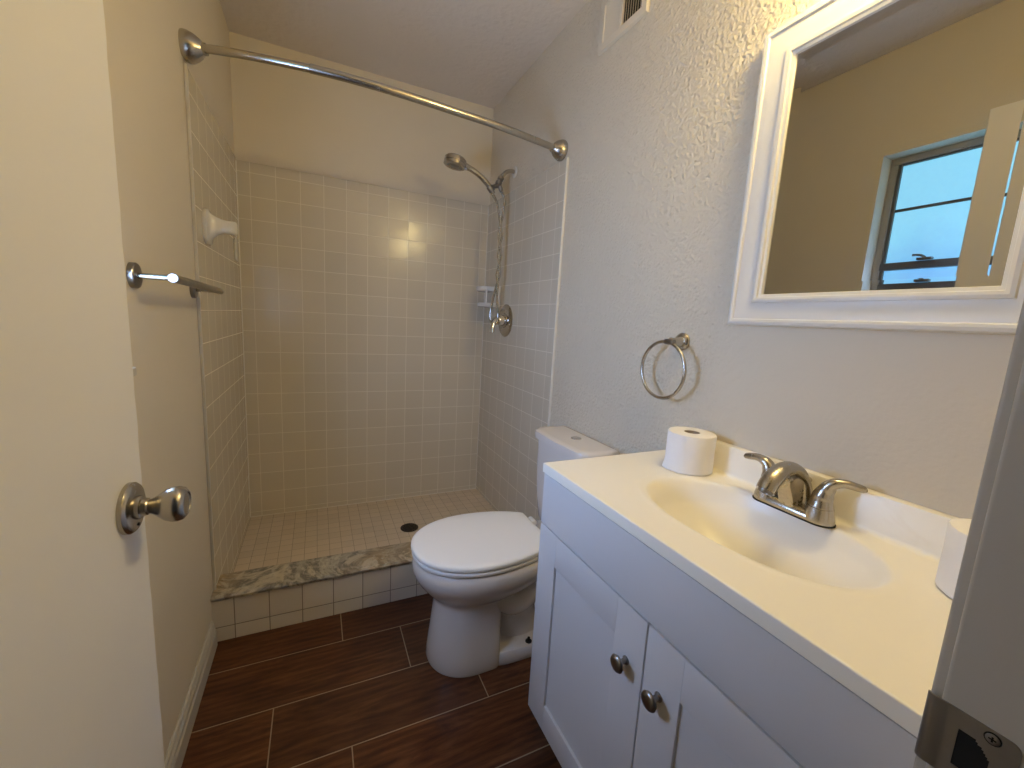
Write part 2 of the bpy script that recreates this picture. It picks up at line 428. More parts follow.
# strike plate with curled lip and latch hole
b = BM()
zt, zb = .9230, .8650
path_ = [(.7890, -2.4410), (.7890, -2.4080), (.7888, -2.4030), (.7881, -2.3985), (.7878, -2.3945), (.7888, -2.3918), (.7910, -2.3903), (.7950, -2.3896)]
NS, NZ = 48, 36
pp_ = []
lens_ = [0]
for i in range(1, len(path_)): lens_.append(lens_[-1]+math.hypot(path_[i][0]-path_[i-1][0], path_[i][1]-path_[i-1][1]))
for k in range(NS+1):
    q = lens_[-1]*k/NS; i = 0
    while i < len(lens_)-2 and lens_[i+1] < q: i += 1
    f = (q-lens_[i])/(lens_[i+1]-lens_[i]); pp_.append((path_[i][0]*(1-f)+path_[i+1][0]*f, path_[i][1]*(1-f)+path_[i+1][1]*f))
GR = {}
def gv(k, j, side):
    key = (k, j, side)
    if key not in GR:
        x, y = pp_[k]; z = zt+(zb-zt)*j/NZ
        # rounded outer corners
        cr = .006
        de = min(lens_[-1]*k/NS, lens_[-1]*(NS-k)/NS)
        lim = cr-math.sqrt(max(0, cr*cr-(cr-min(de, cr))**2))
        z = min(max(z, zb+lim), zt-lim)
        k0, k1 = max(k-1, 0), min(k+1, NS)
        tx, ty = pp_[k1][0]-pp_[k0][0], pp_[k1][1]-pp_[k0][1]; L_ = math.hypot(tx, ty)
        ox, oy = -ty/L_, tx/L_
        o_ = .0 if side == 0 else -.0012
        GR[key] = b.verts.new((x-ox*o_*-1*0+(ox*o_), y+oy*o_, z))
    return GR[key]
def hole(k, j):
    y = pp_[k][1]; z = zt+(zb-zt)*(j+.5)/NZ; zc_ = (zt+zb)/2-.001
    if abs(z-zc_) > .0155: return False
    # straight on the lip side, curved on the far side
    far = -2.4290+.010*(abs(z-zc_)/.0155)**2.2
    return far < y < -2.4115
cells = {(k, j) for k in range(NS) for j in range(NZ) if not hole(k, j)}
for (k, j) in cells:
    for side in (0, 1): b.faces.new((gv(k, j, side), gv(k+1, j, side), gv(k+1, j+1, side), gv(k, j+1, side)))
    for (dk, dj, e0, e1) in ((-1, 0, (0, 0), (0, 1)), (1, 0, (1, 0), (1, 1)), (0, -1, (0, 0), (1, 0)), (0, 1, (0, 1), (1, 1))):
        if (k+dk, j+dj) not in cells:
            b.faces.new((gv(k+e0[0], j+e0[1], 0), gv(k+e1[0], j+e1[1], 0), gv(k+e1[0], j+e1[1], 1), gv(k+e0[0], j+e0[1], 1)))
sp = obj('strike_plate', b, M['strike'], jr, 50); sp['label'] = 'worn grey steel latch strike plate with curled lip'
b = BM(); box(b, .7894, .7899, -2.4300, -2.4095, .8760, .9095); obj('latch_hole', b, M['black'], sp, 0)
for z in (.9178,):
    b = BM(); lathe(b, (.7887, -2.4272, z-.001), (-1, 0, 0), [(-.001, .0046), (.0003, .0046), (.0003, 0)], 20); obj('countersink', b, M['black'], sp, 0)
    b = BM(); lathe(b, (.7884, -2.4272, z-.001), (-1, 0, 0), [(-.001, .0038), (.0003, .0038), (.0006, .0030), (.0006, .0)], 20)
    s_ = obj('screw', b, M['strike'], sp)
    b = BM(); box(b, .7876, .78785, -2.4292, -2.4252, z-.0015, z-.0005); box(b, .7876, .78785, -2.4277, -2.4267, z-.003, z+.001)
    obj('screw_slot', b, M['black'], s_, 0) if False else obj('screw_slot', b, M['black'], sp, 0)
jl = thing('trim_1', (.075, (YF+YH)/2, 0), 'left door jamb behind the hinges of the open door', 'door frame', kind='structure')
b = BM(); box(b, .0655, .085, YH-.005, YF-.001, .0005, 2.06, .003); obj('jamb', b, M['trim_paint'], jl)
b = BM(); box(b, .0855, .7895, YH-.005, YF-.001, 2.042, 2.0595, .003)
struct('trim_3', b, M['trim_paint'], 'head jamb across the top of the doorway', 'door frame')

door = thing('door_1', (.088, YF, 0), 'flat cream painted door swung open along the left wall', 'door', kind='structure')
DE = Vector((.1175, -1.765)); DH = Vector((.0905, YF+.001)); dd = (DE-DH); dl = dd.length; dd /= dl
nn = Vector((dd.y, -dd.x))       # towards +x (the face we see)
b = BM(); rings = []
def dp(s, off, z): p = DH+dd*s+nn*off; return (p.x, p.y, z)
rr = .0025
nz = 90
for i in range(nz+1):
    z = .012+(2.028-.012)*i/nz
    j = .0012*math.sin(i*1.7)*math.sin(i*.31)
    if .5*nz*.9 < i < .5*nz*1.0: j -= .0010*random.random()
    rings.append([dp(0, 0, z), dp(0, -.035, z), dp(dl-rr, -.035, z), dp(dl, -.035+rr, z), dp(dl+j*.5, -rr, z), dp(dl-rr+j, 0, z)])
loft(b, rings); obj('door_panel', b, M['door_paint'], door, 30)
kp = DH+dd*(dl-.050); K = Vector((kp.x, kp.y, .917)); N3 = Vector((nn.x, nn.y, 0))
b = BM(); lathe(b, K+N3*.0003, N3, [(0, .0345), (.005, .0345), (.008, .032), (.0095, .028), (.0105, .016), (.0155, .0155), (.0165, .0125), (.0215, .0115)], 48)
kn = obj('door_knob', b, M['nickel'], door, 35); kn['label'] = 'brushed nickel tulip door knob'
b = BM(); lathe(b, K+N3*.0218, N3, [(0, .0115), (.002, .0100), (.006, .0112), (.013, .0160), (.020, .0212), (.028, .0240), (.034, .0241), (.040, .0222), (.044, .0172), (.044, .0155), (.0428, .0145), (.0424, 0)], 48)
obj('knob', b, M['nickel'], kn, 45)
b = BM(); lathe(b, K+N3*.0090+Vector((0, 0, -.024)), N3, [(0, .0022), (.0022, .0022), (.0022, 0)], 12); obj('set_pin', b, M['black'], kn)

# ------------------------------------------------------------------ shower curtain rod
rod = thing('shower_curtain_rod', (0.01, -.845, 1.948), 'curved brushed nickel shower curtain rod spanning the shower opening', 'curtain rod')
pts = [(.030, -.855, 1.947), (.1, -.879, 1.946), (.2, -.903, 1.945), (.34, -.928, 1.943), (.46, -.937, 1.942), (.62, -.936, 1.940), (.80, -.922, 1.939), (1.0, -.903, 1.938), (1.18, -.873, 1.936), (W-.030, -.853, 1.934)]
b = BM(); tube(b, pts[:4], .0118, 20, 8); obj('inner_tube', b, M['nickel'], rod)
b = BM(); tube(b, pts[3:], .0133, 20, 8); obj('outer_tube', b, M['nickel'], rod)
fl = [(0.0, .041), (.004, .0425), (.012, .0415), (.026, .036), (.038, .028), (.047, .0185), (.050, .0160), (.056, .0165), (.0575, .013)]
b = BM(); lathe(b, (.0065, -.845, 1.9475), (1, -.28, 0), fl, 40); obj('wall_flange', b, M['nickel'], rod, 35)
b = BM(); lathe(b, (W-.0045, -.850, 1.934), (-1, -.10, 0), fl, 40); obj('wall_flange', b, M['nickel'], rod, 35)

# ------------------------------------------------------------------ shower head, hose
sh = thing('hand_shower', (W-.01, -.359, 1.985), 'brushed nickel hand shower on its wall arm with a dangling metal hose', 'shower head')
Y = -.359
b = BM(); lathe(b, (W-TT*0-.0003, Y, 1.988), (-1, 0, 0), [(0, .030), (.003, .030), (.005, .027), (.005, .010)], 32); obj('escutcheon', b, M['caulk'], sh)['label'] = 'white wall plate'
b = BM(); tube(b, [(W-.005, Y, 1.988), (1.292, Y, 1.987), (1.268, Y, 1.977), (1.250, Y, 1.957), (1.238, Y, 1.940)], .0105, 18, 8); obj('shower_arm', b, M['nickel'], sh)
b = BM()
ax = Vector((-.45, 0, -1)).normalized()
lathe(b, (1.243, Y, 1.948), ax, [(0, .0125), (.004, .0165), (.018, .0165), (.020, .0135), (.026, .0135), (.030, .0175), (.046, .0175), (.050, .012), (.056, .012)], 24)
lathe(b, (1.232, Y, 1.905), (.55, 0, -1), [(0, .012), (.02, .0115), (.034, .0105), (.036, .009)], 20)
obj('diverter', b, M['nickel_dark'], sh, 35)
b = BM(); tube(b, [(1.222, Y, 1.900), (1.200, Y-.004, 1.892), (1.182, Y-.008, 1.880)], .0115, 16, 4)
lathe(b, Vector((1.190, Y-.012, 1.863)), Vector((-.66, 0, .75)), [(0, .0165), (.030, .0180), (.030, .0145)], 24)
obj('holder', b, M['nickel_dark'], sh, 35)
b = BM()
tube(b, [(1.196, Y-.012, 1.852), (1.182, Y-.012, 1.872), (1.155, Y-.013, 1.899), (1.115, Y-.014, 1.927), (1.072, Y-.015, 1.947), (1.030, Y-.016, 1.957)], [.0105, .0125, .0135, .014, .0135, .014, .018], 18, 8)
hs = obj('handset', b, M['nickel'], sh, 40)
hax = Vector((-.17, .03, -1)).normalized(); hc = Vector((.984, Y-.018, 1.972))
b = BM(); lathe(b, hc, hax, [(-.018, 0), (-.0175, .030), (-.014, .046), (-.007, .0535), (.010, .0550), (.0115, .0530), (.014, .0530), (.0155, .0555), (.026, .0555), (.0285, .052), (.0285, .047)], 48)
obj('head_shell', b, M['nickel'], hs, 35)
b = BM(); lathe(b, hc+hax*.0250, hax, [(0, .047), (.003, .046), (.004, .030), (.002, .027), (.004, .024), (.004, 0)], 40); tube(b, [hc+hax*.026+Vector((.040, -.02, 0)), hc+hax*.038+Vector((.056, -.024, 0))], .003, 8, 4)
obj('spray_face', b, M['nickel_dark'], hs, 35)
def hose(pts, name):
    path = smoothpath(pts, 14); out = []
    b = BM(); L = 0; prev = path[0]
    m = len(path); rads = []
    dense = []
    for i in range(m-1):
        for k in range(3): dense.append(path[i].lerp(path[i+1], k/3))
    dense.append(path[-1])
    rads = [.0072 if i % 2 else .0062 for i in range(len(dense))]
    # piecewise radii one per point
    tube(b, dense, rads, 12, 1, sm=False)
    return obj(name, b, M['chrome'], sh, 60)
def cl(z):   # centre line of the twisted run
    K_ = [(1.82, 1.240), (1.77, 1.246), (1.70, 1.244), (1.62, 1.247), (1.50, 1.249), (1.39, 1.243), (1.28, 1.229)]
    for (z1, x1), (z0, x0) in zip(K_, K_[1:]):
        if z >= z0: f = (z1-z)/(z1-z0); return x1+(x0-x1)*f
    return 1.229
def tw(z, ph): 
    a = 2*math.pi*(1.74-z)/.20+ph; w_ = min(1, abs(z-1.80)/.05+.6)
    return (cl(z)+.0085*w_*math.cos(a), Y-.014+.0085*math.sin(a), z)
hp = [(1.194, Y-.012, 1.848), (1.208, Y-.013, 1.830), (1.222, Y-.013, 1.800)]
zs_ = [1.74-.05*i for i in range(9)]
hp += [tw(z, math.pi) for z in zs_]
hp += [(1.215, Y-.016, 1.28), (1.209, Y-.016, 1.235), (1.213, Y-.018, 1.195), (1.231, Y-.018, 1.172), (1.251, Y-.016, 1.190), (1.257, Y-.014, 1.23), (1.250, Y-.012, 1.28)]
hp += [tw(z, 0) for z in reversed(zs_)]
hp += [(1.262, Y-.004, 1.79), (1.266, Y-.001, 1.825), (1.259, Y, 1.855), (1.249, Y, 1.874)]
hose(hp, 'hose')

# ------------------------------------------------------------------ shower valve
vl = thing('shower_valve', (W-.006, -.357, 1.200), 'round nickel shower valve plate with a curved lever handle', 'shower valve')
b = BM(); lathe(b, (W-TT-.0003, -.357, 1.200), (-1, 0, 0), [(0, .090), (.004, .091), (.009, .085), (.012, .070), (.013, .042), (.018, .040), (.020, .030)], 56)
obj('escutcheon', b, M['nickel'], vl, 35)
for dz in (.055, -.055):
    b = BM(); lathe(b, (W-TT-.010, -.357-dz*.4, 1.200+dz), (-1, 0, 0), [(0, .006), (.003, .005), (.003, 0)], 14); obj('screw', b, M['nickel_dark'], vl)
b = BM(); lathe(b, (W-TT-.015, -.357, 1.200), (-1, 0, 0), [(0, .030), (.018, .028), (.030, .0265), (.042, .024), (.050, .017), (.052, 0)], 32)
tube(b, [(W-.052, -.357, 1.200), (W-.070, -.366, 1.206), (W-.088, -.378, 1.190), (W-.098, -.386, 1.160), (W-.102, -.392, 1.130)], [(.017, .017), (.016, .015), (.014, .013), (.013, .011), (.014, .008)], 16, 6)
obj('lever', b, M['chrome'], vl, 45)['label'] = 'chrome lever handle'

# ------------------------------------------------------------------ ceramic soap dish at the rear right corner
sd = thing('soap_dish', (W-TT, -.175, 1.28), 'white ceramic two-tier soap dish on the tiles near the rear right corner', 'soap dish')
b = BM(); box(b, W-TT-.024, W-TT-.0003, -.262, -.085, 1.270, 1.398, .008, 4); obj('back_plate', b, M['ceramic'], sd)
def tray(z0, z1, depth, rim):
    b = BM(); rings = []
    for (z, ins) in ((z0, .010), (z0+.004, .002), (z1-.003, 0), (z1, .003), (z1, .010), (z1-rim, .014)):
        r = []
        for k in range(33):
            a = math.pi*k/32
            r.append((W-TT-.010-(depth-ins)*math.sin(a)**.55, -.170+(.078-ins)*math.cos(a), z))
        rings.append(r)
    loft(b, rings); return obj('tray', b, M['ceramic'], sd, 50)
tray(1.362, 1.390, .100, .006); tray(1.272, 1.297, .090, .010)
b = BM(); box(b, W-TT-.085, W-TT-.075, -.245, -.235, 1.294, 1.374, .003); obj('post', b, M['ceramic'], sd)

# ------------------------------------------------------------------ ceramic brackets on left wall
def bracket(y, label):
    t_ = thing('ceramic_bracket', (TT, y, 1.46), label, 'bracket')
    b = BM(); rings = []
    # section shrinks from wide plate to slim arm
    for (x, hh, hw, zc) in ((.0003, .058, .049, 1.460), (.006, .060, .051, 1.460), (.012, .058, .049, 1.460), (.015, .046, .033, 1.463), (.022, .037, .026, 1.465), (.034, .029, .021, 1.467), (.050, .0235, .018, 1.467), (.070, .0225, .0175, 1.466), (.086, .0235, .0175, 1.465), (.091, .021, .015, 1.465), (.0935, .015, .010, 1.465)):
        r = []
        for k in range(32):
            a = 2*math.pi*k/32; n_ = 3.2
            c, s = math.cos(a), math.sin(a)
            r.append((TT+x, y+hw*math.copysign(abs(c)**(2/n_), c), zc+hh*math.copysign(abs(s)**(2/n_), s)))
        rings.append(r)
    loft(b, rings); obj('bracket_body', b, M['ceramic'], t_, 50)
    return t_
bracket(-.700, 'white ceramic towel bar bracket nearest the shower opening on the left tiles')
b = BM(); box(b, TT+.0003, TT+.010, -.158, -.102, 1.405, 1.508, .004, 3)
tag(obj('ceramic_plate', b, M['ceramic']), 'small white ceramic plate on the left tiles just in front of the rear corner', 'bracket')

# ------------------------------------------------------------------ towel bar on left wall
tb = thing('towel_bar', (0, -1.13, 1.243), 'brushed nickel towel bar mounted on the left wall beside the door', 'towel bar')
for y, z in ((-1.365, 1.247), (-.899, 1.239)):
    b = BM(); lathe(b, (.0003, y, z), (1, 0, 0), [(0, .0265), (.009, .0265), (.011, .025), (.011, .006)], 36); f_ = obj('wall_flange', b, M['nickel_dark'], tb, 35)
    b = BM(); lathe(b, (.0105, y, z), (1, 0, 0), [(0, .0062), (.055, .0062)], 20); obj('post', b, M['nickel'], f_)
b = BM(); tube(b, [(.072, -1.375, 1.247), (.072, -1.13, 1.243), (.072, -.889, 1.239)], .0092, 20, 2); obj('bar', b, M['nickel_dark'], tb, 35)

# ------------------------------------------------------------------ toilet
TY = -1.228
toi = thing('toilet', (.92, TY, 0), 'white porcelain toilet with closed lid between the shower and the vanity', 'toilet')
def egg(xf, xb, xc, hw, nf, nb, z, n=64, cut=None, cy=TY):
    r = []
    for k in range(n):
        a = 2*math.pi*k/n; c, s = math.cos(a), math.sin(a)
        ex = nf if c < 0 else nb; ax_ = (xc-xf) if c < 0 else (xb-xc)
        x = xc+ax_*math.copysign(abs(c)**(2/ex), c); y = cy+hw*math.copysign(abs(s)**(2/ex), s)
        if cut is not None: x = min(x, cut)
        r.append((x, y, z))
    return r
b = BM()
S = [(.392, .642, 1.13, .87, .172, 2.1, 2.6), (.388, .638, 1.136, .87, .176, 2.1, 2.6), (.375, .632, 1.138, .87, .181, 2.1, 2.6), (.355, .631, 1.136, .87, .182, 2.1, 2.6),
     (.33, .638, 1.13, .87, .176, 2.1, 2.6), (.305, .652, 1.11, .87, .163, 2.1, 2.6), (.28, .671, 1.07, .865, .145, 2.1, 2.6), (.262, .688, 1.03, .86, .128, 2.1, 2.8),
     (.248, .700, .98, .85, .114, 2.1, 3.2), (.238, .706, .950, .84, .107, 2.1, 4), (.225, .708, .930, .83, .105, 2.1, 6), (.19, .705, .926, .83, .108, 2.1, 8), (.12, .698, .924, .83, .116, 2.1, 8), (.05, .690, .922, .83, .126, 2.1, 8), (.012, .686, .922, .83, .130, 2.1, 8), (.0005, .689, .920, .83, .128, 2.1, 8)]
loft(b, [egg(xf, xb, xc, hw, nf, nb, z) for (z, xf, xb, xc, hw, nf, nb) in S])
# foot flange
loft(b, [egg(.85, 1.255, 1.05, .128, 4, 3, .0005), egg(.85, 1.258, 1.05, .130, 4, 3, .01), egg(.85, 1.256, 1.05, .128, 4, 3, .038), egg(.85, 1.25, 1.05, .122, 4, 3, .046)])
# trapway: S-shaped swelling body behind the pedestal
tube(b, [(.80, TY, .27), (.93, TY, .235), (1.00, TY, .17), (1.02, TY, .10), (1.03, TY, .03)], [(.085, .10), (.088, .095), (.07, .085), (.062, .085), (.07, .10)], 24, 8, upv=(0, 1, 0))
tube(b, [(1.00, TY, .31), (1.09, TY, .27), (1.15, TY, .19), (1.16, TY, .10), (1.16, TY, .03)], [(.10, .07), (.095, .06), (.085, .055), (.08, .06), (.09, .07)], 24, 8, upv=(0, 1, 0))
tube(b, [(.90, TY-.055, .250), (.97, TY-.078, .205), (1.04, TY-.080, .235), (1.10, TY-.07, .31)], [.045, .044, .042, .04], 20, 8)
tube(b, [(.90, TY+.055, .250), (.97, TY+.078, .205), (1.04, TY+.080, .235), (1.10, TY+.07, .31)], [.045, .044, .042, .04], 20, 8)
# shelf under the tank
box(b, 1.08, 1.30, TY-.115, TY+.115, .33, .398, .02, 4)
obj('bowl', b, M['porcelain'], toi, 50)
b = BM()
def slab(b, zs, sc_, cut, cut_in=0):
    rings = []
    for z, ins in zs:
        rings.append(egg(sc_[0]+ins, sc_[1], sc_[2], sc_[3]-ins, 2.15, 2.0, z, 72, cut-ins))
    loft(b, rings)
slab(b, [(.3985, .035), (.3988, .0015), (.404, 0), (.4095, .0005), (.4110, .002), (.4111, .035)], (.629, 1.17, .865, .1805), 1.095)
obj('seat', b, M['seat'], toi, 50)
b = BM()
slab(b, [(.4178, .035), (.4181, .002), (.423, .001), (.430, .0015), (.4335, .005), (.436, .014), (.4375, .05), (.438, .12)], (.625, 1.17, .865, .1845), 1.100)
obj('lid', b, M['seat'], toi, 50)
for s in (-1, 1):
    b = BM(); lathe(b, (1.118, TY+s*.075-.02, .412), (0, 1, 0), [(0, .011), (.002, .013), (.038, .013), (.040, .011)], 20)
    lathe(b, (1.118, TY+s*.075, .400), (0, 0, 1), [(0, .015), (.012, .014)], 20)
    obj('hinge', b, M['seat'], toi, 40)
def rrect(x0, x1, hw, r, bow, z, n=10, cy=TY):
    pts = []
    for (cx_, cy_, a0) in ((x0+r, -hw+r, math.pi), (x1-r*.35, -hw+r*.35, 1.5*math.pi), (x1-r*.35, hw-r*.35, 0), (x0+r, hw-r, .5*math.pi)):
        rr_ = r if cx_ < (x0+x1)/2 else r*.35
        for k in range(n+1):
            a = a0+.5*math.pi*k/n
            pts.append([cx_+rr_*math.cos(a), cy_+rr_*math.sin(a)])
    # bowed front: subdivide the front edge
    front = []
    y_a, y_b = hw-r, -hw+r
    for k in range(1, 12): front.append([x0, y_a+(y_b-y_a)*k/12])
    pts += front
    out = []
    for x, y in pts:
        w_ = max(0, (x1-x)/(x1-x0)); out.append((x-bow*(1-(y/hw)**2)*w_, cy+y, z))
    return out
b = BM()
loft(b, [rrect(1.178, 1.300, .145, .05, .008, .3985), rrect(1.172, 1.302, .155, .05, .008, .410), rrect(1.165, 1.303, .166, .05, .010, .50), rrect(1.161, 1.304, .172, .05, .012, .62), rrect(1.160, 1.304, .174, .05, .012, .7345)])
obj('tank', b, M['porcelain'], toi, 45)
b = BM()
loft(b, [rrect(1.156, 1.306, .181, .05, .012, .7360), rrect(1.150, 1.309, .187, .052, .013, .7395), rrect(1.150, 1.309, .188, .052, .013, .758), rrect(1.152, 1.308, .186, .052, .013, .766), rrect(1.160, 1.303, .178, .05, .012, .7700), rrect(1.175, 1.29, .165, .045, .010, .7710)])
obj('tank_lid', b, M['porcelain'], toi, 50)
b = BM(); lathe(b, (1.236, TY-.012, .7713), (0, 0, 1), [(0, .0205), (.002, .0205), (.0035, .018), (.003, 0)], 36)
obj('flush_button', b, M['chrome'], toi)['label'] = 'round chrome flush button'
for s in (-1, 1):
    b = BM(); lathe(b, (1.035, TY+s*.105, .046), (0, 0, 1), [(0, .012), (.003, .012), (.005, .006), (.016, .005), (.017, 0)], 14); obj('floor_bolt', b, M['black'], toi)

# ------------------------------------------------------------------ vanity cabinet
CX0 = .888; CYL, CYR = -1.6055, -2.393
cab = thing('vanity_cabinet', (1.1, -2.0, 0), 'white shaker vanity cabinet with two doors under the sink', 'cabinet')
b = BM()
for a in ((.9065, W-.001, CYL-.015, CYL, .105, .8098), (.9065, W-.001, CYR, CYR+.015, .105, .8098), (.9065, .9225, CYR+.0152, CYL-.0152, .105, .8098),
          (.9228, W-.001, CYR+.0152, CYL-.0152, .105, .114), (W-.008, W-.001, CYR+.0152, CYL-.0152, .1145, .8098),
          (.965, W-.001, CYR+.003, CYL-.003, .0005, .1045)): box(b, *a, .0005, 1)
obj('body', b, M['white_lacquer'], cab, 30)
b = BM(); box(b, CX0, .906, CYR+.002, CYL-.001, .671, .8060, .002, 2); obj('drawer_front', b, M['white_lacquer'], cab, 30)['label'] = 'plain false drawer front'
def shaker(y0, y1, knob_y):
    b = BM(); st = .082; z0, z1 = .106, .667; g_ = .0002
    box(b, CX0, .9055, y0, y0+st, z0, z1, .0011, 2); box(b, CX0, .9055, y1-st, y1, z0, z1, .0011, 2)
    box(b, CX0, .9055, y0+st+g_, y1-st-g_, z0, z0+st-.006, .0009, 2); box(b, CX0, .9055, y0+st+g_, y1-st-g_, z1-st, z1, .0009, 2)
    box(b, CX0+.0065, .9045, y0+st-.004, y1-st+.004, z0+st-.012, z1-st+.004)
    d = obj('door', b, M['white_lacquer'], cab, 20)
    b = BM(); lathe(b, (CX0-.0003, knob_y, .556), (-1, 0, 0), [(0, .0085), (.002, .0085), (.004, .0055), (.013, .0050), (.017, .0095), (.0195, .0155), (.023, .0170), (.0265, .0150), (.0285, .0095), (.029, 0)], 32)
    obj('knob', b, M['nickel_dark'], d, 45)['label'] = 'round pewter knob'
shaker(-2.0085, CYL-.001, -1.966); shaker(CYR+.002, -2.0125, -2.052)

# ------------------------------------------------------------------ vanity top with basin
top = thing('vanity_sink', (1.1, -2.0, .81), 'cream marble-look vanity top with an oval basin and low backsplash', 'sink')
b = BM()
tx0, tx1, ty0, ty1 = .884, W-.0005, -2.3975, -1.605
NX, NY = 130, 230
bx, by, sa, sb = 1.119, -2.010, .146, .230
def topz(x, y):
    dx, dy = abs(x-bx)/sa, abs(y-by)/sb
    r = (dx**2.25+dy**2.25)**(1/2.25)
    z = .835
    if r < 1.0:
        q = 1-r
        soft = .10+.16*max(0, (y-by)/sb)**2
        s_ = min(1, q/soft)
        z -= .128*(1-(1-min(1, q/.84))**2.0)*s_*s_*(3-2*s_)
    elif r < 1.08:
        z += .0008*math.sin(math.pi*(r-1)/.08)
    # soft channel in front of the backsplash
    if x > W-.045: z -= .0
    # rounded outer edge
    e = min(x-tx0, y-ty0, ty1-y)
    if e < .0025: z -= .0025-math.sqrt(max(0, .0025**2-(.0025-e)**2))
    return z
def warp(i, n, a, c):   # denser samples at the ends
    return a+(c-a)*i/n
xs = [tx0, tx0+.0004, tx0+.0012, tx0+.0025, tx0+.006]+[tx0+.006+(tx1-tx0-.006)*i/NX for i in range(1, NX+1)]
ys_ = [ty0, ty0+.001, ty0+.003, ty0+.006]+[ty0+.006+(ty1-ty0-.012)*i/NY for i in range(1, NY)]+[ty1-.006, ty1-.003, ty1-.001, ty1]
G = [[b.verts.new((x, y, topz(x, y))) for y in ys_] for x in xs]
for i in range(len(xs)-1):
    for j in range(len(ys_)-1):
        b.faces.new((G[i][j], G[i+1][j], G[i+1][j+1], G[i][j+1]))
# skirt and underside rim
zb_ = .8105
loop = [G[i][0] for i in range(len(xs))]+[G[-1][j] for j in range(1, len(ys_))]+[G[i][-1] for i in range(len(xs)-2, -1, -1)]+[G[0][j] for j in range(len(ys_)-2, 0, -1)]
low = [b.verts.new((v.co.x, v.co.y, zb_)) for v in loop]
for k in range(len(loop)):
    k2 = (k+1) % len(loop); b.faces.new((loop[k], low[k], low[k2], loop[k2]))
low2 = [b.verts.new((min(max(v.co.x, tx0+.035), tx1-.005), min(max(v.co.y, ty0+.03), ty1-.03), zb_)) for v in loop]
for k in range(len(loop)):
    k2 = (k+1) % len(loop); b.faces.new((low[k], low2[k], low2[k2], low[k2]))
bmesh.ops.remove_doubles(b, verts=b.verts, dist=1e-6)
obj('counter', b, M['marble'], top, 45)
b = BM(); rings = []
ts0 = ty0+0
for y in (-2.3975, -2.3955, -1.634, -1.632):
    i_ = .0015 if y in (-1.632, -2.3975) else 0
    pr = [(W-.0005, .8345), (W-.034, .8352), (W-.027, .8362), (W-.0225, .839), (W-.0205, .845), (W-.0195, .908-i_), (W-.0180, .9115-i_), (W-.014, .913-i_), (W-.0005, .913-i_)]
    rings.append([(x, y, z) for x, z in pr])
loft(b, rings); obj('backsplash', b, M['marble'], top, 40)
b = BM(); lathe(b, (bx+.01, by, .7075), (0, 0, 1), [(0, .022), (.002, .023), (.004, .019), (.003, .013), (.006, .012), (.007, 0)], 28); obj('drain_plug', b, M['nickel'], top)

# ------------------------------------------------------------------ faucet
FX, FY, FZ = 1.252, -2.018, .8355
fa = thing('faucet', (FX, FY, FZ), 'brushed nickel two-handle faucet on the back ledge of the sink', 'faucet')
b = BM(); rings = []
for (z, i) in ((FZ, .001), (FZ+.002, 0), (FZ+.010, .001), (FZ+.016, .004), (FZ+.019, .009)):
    r = []
    for k in range(48):
        a = 2*math.pi*k/48; c, s = math.cos(a), math.sin(a)
        r.append((FX+(.026-i)*c, FY+math.copysign(.052, s)*(1 if abs(s) > 1e-6 else 0)+(.028-i)*s, z))
    rings.append(r)
loft(b, rings); obj('base_plate', b, M['nickel'], fa, 45)
b = BM(); rings = []
for (z, i) in ((FZ-.0003, -.0015), (FZ+.0016, -.0015)):
    rings.append([(FX+(.026-i)*math.cos(2*math.pi*k/48), FY+math.copysign(.052, math.sin(2*math.pi*k/48))*(1 if abs(math.sin(2*math.pi*k/48)) > 1e-6 else 0)+(.028-i)*math.sin(2*math.pi*k/48), z) for k in range(48)])
loft(b, rings); obj('gasket', b, M['black'], fa, 0)
# spout: broad arched body, wide at the base
b = BM()
P = [(FX+.020, FY, FZ+.012), (FX+.018, FY, FZ+.045), (FX+.006, FY, FZ+.076), (FX-.022, FY, FZ+.094), (FX-.055, FY, FZ+.092), (FX-.083, FY, FZ+.076), (FX-.098, FY, FZ+.056)]
tube(b, P, [(.034, .016), (.025, .0145), (.020, .014), (.0185, .014), (.0185, .015), (.0185, .0165), (.018, .0165)], 24, 8, upv=(0, 1, 0))
obj('spout', b, M['nickel'], fa, 50)
b = BM()   # web under the arch
rings = []
for y, s_ in ((FY-.015, .93), (FY-.009, 1.0), (FY+.009, 1.0), (FY+.015, .93)):
    pr = [(-.022, .012), (.020, .012), (.018, .045), (.004, .072), (-.022, .084), (-.048, .080), (-.046, .066), (-.034, .045), (-.026, .026)]
    rings.append([(FX-.01+(x+.01)*s_, y, FZ+.012+(z-.012)*s_) for x, z in pr])
loft(b, rings); obj('spout_web', b, M['nickel_stained'], fa, 40)['label'] = 'water-stained underside of the spout'
b = BM(); ad = Vector((-.55, 0, -1)).normalized(); lathe(b, Vector((FX-.094, FY, FZ+.060)), ad, [(0, .0145), (.010, .0140), (.010, .0105), (.006, .010), (.006, 0)], 24); obj('aerator', b, M['nickel_dark'], fa)
b = BM(); lathe(b, (FX+.040, FY, FZ+.0005), (0, 0, 1), [(0, .0035), (.056, .003), (.058, .0075), (.064, .0085), (.068, .006), (.069, 0)], 20); obj('lift_rod', b, M['nickel'], fa)
